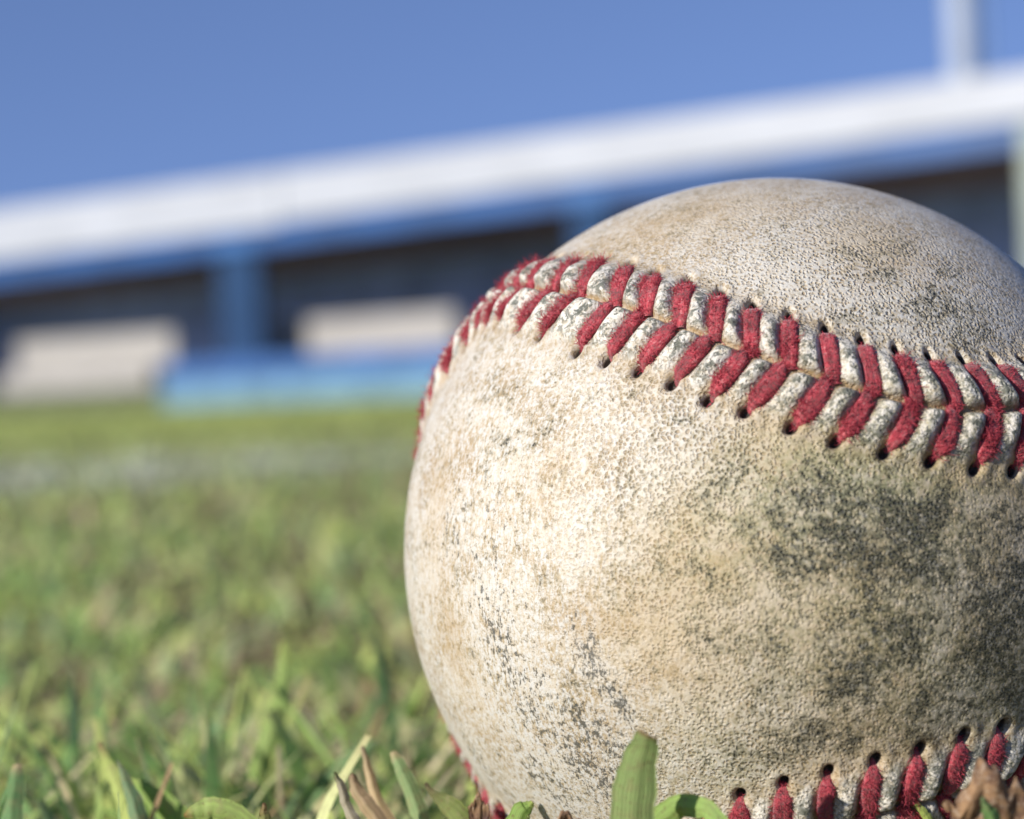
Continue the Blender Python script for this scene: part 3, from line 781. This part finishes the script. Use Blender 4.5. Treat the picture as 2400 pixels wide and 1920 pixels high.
# single blades standing out at the front: (list of (x, y) pixels from root to tip, depth, widths mm, colours)
def ribbon(name, pts, depths, widths, c_root, c_tip, label, cat, group=None, fold=.35, facing=0.0, tipstart=.8, mat=None):
    P = np.array([at(x, y, d) for (x, y), d in zip(pts, depths)])
    n = 26; tq = np.linspace(0, len(P) - 1, n)
    def ip(A):
        A = np.asarray(A, float); out = np.stack([np.interp(tq, np.arange(len(P)), A[:, k]) for k in range(A.shape[1])], 1)
        k5 = np.array([1, 2, 3, 2, 1.]) / 9; o2 = out.copy()
        for k in range(out.shape[1]): o2[2:-2, k] = np.convolve(out[:, k], k5, 'valid')
        return o2
    Cn = ip(P); Wd = ip(np.array(widths)[:, None])[:, 0] / 1000 * .86
    rr_ = np.random.default_rng(len(bpy.data.objects)); Cn = Cn + rr_.normal(0, .00006, Cn.shape).cumsum(0) * .6; Wd = Wd * (1 + .05 * np.sin(np.arange(n) * rr_.uniform(.5, 1.1)) + rr_.normal(0, .02, n))
    d = np.gradient(Cn, axis=0); d /= np.linalg.norm(d, axis=1)[:, None]
    view = fwd * math.cos(facing) + right * math.sin(facing)
    sd = np.cross(d, view); sd /= np.linalg.norm(sd, axis=1)[:, None]; nr = np.cross(sd, d)
    cols = 9; cc = np.linspace(-1, 1, cols); th_ = .00022
    Vt = []
    for side in (1, -1):
        q = Cn[:, None] + sd[:, None] * (cc[None, :, None] * Wd[:, None, None] / 2) + nr[:, None] * ((np.abs(cc) * fold)[None, :, None] * Wd[:, None, None] / 2 + side * th_ / 2 * (1 - .8 * np.abs(cc))[None, :, None])
        rg = np.sin(cc * 14)[None, :, None] * .00005 * side
        Vt.append(q + nr[:, None] * rg)
    Vt = np.stack(Vt)                                       # 2, n, cols, 3
    I = np.arange(2 * n * cols).reshape(2, n, cols)
    f1 = np.stack([I[0, :-1, :-1], I[0, :-1, 1:], I[0, 1:, 1:], I[0, 1:, :-1]], -1).reshape(-1, 4)
    f2 = np.stack([I[1, :-1, :-1], I[1, 1:, :-1], I[1, 1:, 1:], I[1, :-1, 1:]], -1).reshape(-1, 4)
    t = np.linspace(0, 1, n)
    k = np.clip((t - tipstart) / (1 - tipstart + 1e-6), 0, 1)[:, None]
    col = np.array(c_root) * (1 - k) + np.array(c_tip) * k
    strp = 1 + .16 * np.sin(cc * 11)
    col = (col[:, None] * strp[None, :, None]); col = np.repeat(col[None], 2, 0).reshape(-1, 3)
    root = Cn[0]
    o = mesh_obj(name, Vt.reshape(-1, 3) - root, [f1, f2], mat or m_grass, attrs=dict(col=col, across=np.tile(cc, 2 * n))); o.location = root.tolist()
    return tag(o, label, cat, group)
GR = 'single blades standing at the front edge of the turf'
G1, G2, G3, TN, BR = (.30, .46, .10), (.18, .34, .13), (.48, .58, .15), (.66, .50, .30), (.34, .20, .11)
ribbon('grass_blade', [(1470, 2150), (1478, 1990), (1490, 1850), (1505, 1760), (1520, 1712)], [.172, .171, .170, .169, .168], [4.2, 4.6, 4.1, 3.0, 2.0], (.38, .50, .19), BR, 'broad bright green blade with a cut tip standing before the ball', 'grass blade', GR, tipstart=.95, fold=.14)
ribbon('grass_blade', [(1500, 2010), (1545, 1925), (1600, 1882), (1660, 1890), (1730, 1960)], [.176, .175, .174, .172, .170], [2.2, 2.6, 2.3, 2.0, 1.0], (.36, .52, .14), G1, 'arched green blade bending right beside the broad cut blade', 'grass blade', GR, fold=.2)
ribbon('grass_blade', [(345, 2050), (318, 1930), (290, 1860), (262, 1800), (234, 1735)], [.215, .217, .22, .222, .225], [2.2, 2.4, 2.2, 1.5, .5], (.52, .60, .18), BR, 'pale yellow green blade with a brown tip, far left foreground', 'grass blade', GR, tipstart=.85)
ribbon('grass_blade', [(350, 2060), (335, 1960), (318, 1880), (295, 1820), (276, 1780)], [.208, .209, .21, .212, .213], [2.4, 2.3, 2.0, 1.2, .2], (.20, .32, .16), (.3, .38, .25), 'blue green blade crossing the pale yellow green one', 'grass blade', GR, fold=.8)
ribbon('grass_blade', [(470, 2000), (420, 1930), (375, 1890), (330, 1850), (300, 1830)], [.222, .222, .223, .224, .225], [3.4, 3.8, 3.2, 2.2, .6], G1, G3, 'broad green blade leaning left behind the crossed blades', 'grass blade', GR)
ribbon('grass_blade', [(15, 2050), (18, 1960), (22, 1880), (30, 1820), (34, 1790)], [.21, .212, .214, .216, .217], [3.2, 3.2, 2.7, 2.0, 1.1], G2, TN, 'upright green blade with a tan tip at the left edge', 'grass blade', GR)
ribbon('grass_blade', [(720, 1900), (760, 1840), (800, 1800), (840, 1765), (880, 1735)], [.25, .25, .25, .25, .25], [2.6, 3.0, 3.0, 2.4, .8], G2, (.2, .3, .15), 'green blade slanting up to the right, left of the dry stalk', 'grass blade', GR)
ribbon('grass_blade', [(1010, 2010), (985, 1920), (962, 1850), (938, 1790), (922, 1758)], [.205, .206, .207, .208, .209], [1.8, 2.0, 1.9, 1.5, .8], (.30, .42, .18), TN, 'narrow green blade with a split tan tip beside the ball', 'grass blade', GR, fold=.7)
ribbon('grass_blade', [(600, 1830), (630, 1740), (655, 1660), (670, 1590), (672, 1500)], [.275, .275, .277, .28, .283], [2.6, 3.2, 3.2, 2.8, 1.2], (.38, .52, .15), G3, 'tall curved light green blade out of focus behind the front row', 'grass blade', GR)
ribbon('grass_blade', [(1180, 2000), (1205, 1930), (1225, 1900), (1240, 1886), (1250, 1880)], [.195, .195, .195, .195, .195], [1.8, 2.6, 2.2, 1.4, .5], G1, G3, 'short green blade leaning on the lower left of the ball', 'grass blade', GR)
ribbon('grass_blade', [(2210, 2000), (2190, 1950), (2172, 1915), (2158, 1890), (2145, 1873)], [.182, .182, .182, .182, .182], [1.0, 1.0, .9, .7, .3], G3, G3, 'thin bright blade left of the curled brown leaf', 'grass blade', GR)
ribbon('grass_blade', [(2345, 2000), (2335, 1950), (2325, 1905), (2318, 1880), (2311, 1850)], [.166, .166, .166, .166, .166], [1.5, 1.6, 1.5, 1.1, .3], (.17, .33, .10), (.3, .4, .2), 'pointed green blade in front of the curled brown leaf', 'grass blade', GR, fold=.6)
ribbon('grass_blade', [(1120, 2010), (1090, 1930), (1052, 1890), (1020, 1862), (1000, 1834)], [.200, .200, .201, .202, .203], [2.0, 2.8, 2.2, .9, .4], (.22, .27, .06), (.10, .06, .03), 'olive blade shrivelled to a dark twisted tip beside the ball', 'grass blade', GR, tipstart=.5)
ribbon('grass_blade', [(640, 2000), (560, 1915), (500, 1895), (465, 1905), (440, 1913)], [.2, .2, .2, .2, .2], [2.2, 2.6, 3.0, 2.0, .4], (.46, .58, .18), (.55, .35, .1), 'pale green blade folded flat at the bottom edge', 'grass blade', GR, fold=.3, facing=.3)
ribbon('grass_blade', [(620, 1990), (615, 1950), (618, 1925), (620, 1900), (624, 1880)], [.196, .196, .196, .196, .196], [1.6, 1.7, 1.5, 1.0, .3], (.28, .36, .10), (.40, .22, .12), 'small pointed blade with a rusty edge by the folded pale blade', 'grass blade', GR, tipstart=.5)
DS_ = 'dry tan stalks among the front blades'
ribbon('dry_stalk', [(950, 2010), (915, 1930), (880, 1870), (862, 1810), (850, 1750)], [.206, .207, .208, .209, .21], [1.5, 1.7, 1.3, 1.1, .4], TN, (.46, .34, .24), 'tallest dry tan stalk with a frayed top', 'stalk', DS_, fold=.9)
ribbon('dry_stalk', [(930, 2010), (890, 1940), (850, 1880), (828, 1850), (822, 1810)], [.202, .203, .204, .205, .206], [1.6, 2.2, 1.9, 1.6, .7], (.50, .36, .22), (.35, .22, .14), 'curled dry stalk leaning left against the tallest one', 'stalk', DS_, fold=.9)
ribbon('dry_stalk', [(870, 2010), (830, 1940), (805, 1890), (795, 1850), (780, 1815)], [.198, .199, .2, .2, .2], [1.2, 1.4, 1.1, 1.0, .3], (.52, .46, .36), (.25, .3, .12), 'thin grey bleached stalk left of the curled dry one', 'stalk', DS_, fold=.9)

# curled brown leaf in front of the ball at the right
b = NB('dead_leaf'); tc = b.n('ShaderNodeTexCoord').outputs['Object']
n1 = b.noise(tc, 420, 5, .65); n2 = b.noise(tc, 1500, 4, .7)
c = b.mix(b.step(n1, .36, .62), (.15, .085, .055), (.42, .26, .14)); c = b.mix(b.step(n2, .5, .68, 0, .6), c, (.62, .50, .38))
c = b.mix(b.step(b.noise(b.mapping(tc, loc=(1, 2, 3)), 260, 3), .55, .68, 0, .7), c, (.12, .07, .065))
p = b.bsdf(c, .7, .2, b.bump(n2, 1.0, .0002)); tr = b.n('ShaderNodeBsdfTranslucent'); b.l(c, tr.inputs[0])
ms = b.n('ShaderNodeMixShader'); ms.inputs[0].default_value = .35; b.l(p.outputs[0], ms.inputs[1]); b.l(tr.outputs[0], ms.inputs[2])
m_dead = b.done(ms.outputs[0])
def dry_leaf(cx, cy, depth, sx, sy, label, seed):
    n, m = 70, 50
    u = np.linspace(-1, 1, n); v = np.linspace(0, 1, m); uu, vv_ = np.meshgrid(u, v, indexing='ij')
    q = np.stack([uu.ravel(), vv_.ravel(), np.zeros(uu.size)], 1)
    w1 = fbm3(q, seed, 2.6, 3).reshape(n, m); w2 = fbm3(q, seed + 1, 3.2, 3).reshape(n, m); w3 = fbm3(q, seed + 2, 6, 3).reshape(n, m)
    top = (1 - .55 * np.abs(uu) ** 1.7 + .10 * np.sin(uu * 7 + seed) + .05 * np.sin(uu * 17))
    x = sx * (uu * (1 - .25 * (1 - vv_)) + .22 * w1)
    y = sy * (top * vv_ + .10 * w2)
    z = sx * (1.1 * (1 - uu ** 2) * vv_ ** 2 * .6 + .55 * w1 + .5 * w2 + .16 * w3)     # a bowed, crumpled sheet
    curl = np.clip(vv_ - .78, 0, 1) / .22
    y = y - sy * .16 * curl ** 2; z = z - sx * .5 * curl
    c = at(cx, cy, depth)
    V = c + right * x[..., None] + up * y[..., None] + (-fwd) * z[..., None]
    dU = np.gradient(V, axis=0); dV = np.gradient(V, axis=1); nn_ = np.cross(dU, dV); nn_ /= np.linalg.norm(nn_, axis=2)[..., None]
    Vb = V - nn_ * .00018
    I = np.arange(2 * n * m).reshape(2, n, m)
    f1 = np.stack([I[0, :-1, :-1], I[0, 1:, :-1], I[0, 1:, 1:], I[0, :-1, 1:]], -1).reshape(-1, 4)
    f2 = np.stack([I[1, :-1, :-1], I[1, :-1, 1:], I[1, 1:, 1:], I[1, 1:, :-1]], -1).reshape(-1, 4)
    o = mesh_obj('dry_leaf', np.stack([V, Vb]).reshape(-1, 3) - c, [f1, f2], m_dead); o.location = c.tolist()
    return tag(o, label, 'dead leaf')
dry_leaf(2330, 1990, .170, .0036, .0078, 'curled brown dead leaf in front of the ball at the lower right', 3)
dry_leaf(1122, 1930, .199, .0010, .0032, 'small crumpled orange brown leaf scrap beside the lower left of the ball', 8)
dry_leaf(1330, 1975, .178, .0018, .0030, 'blurred tan leaf scrap in front of the bottom of the ball', 15)
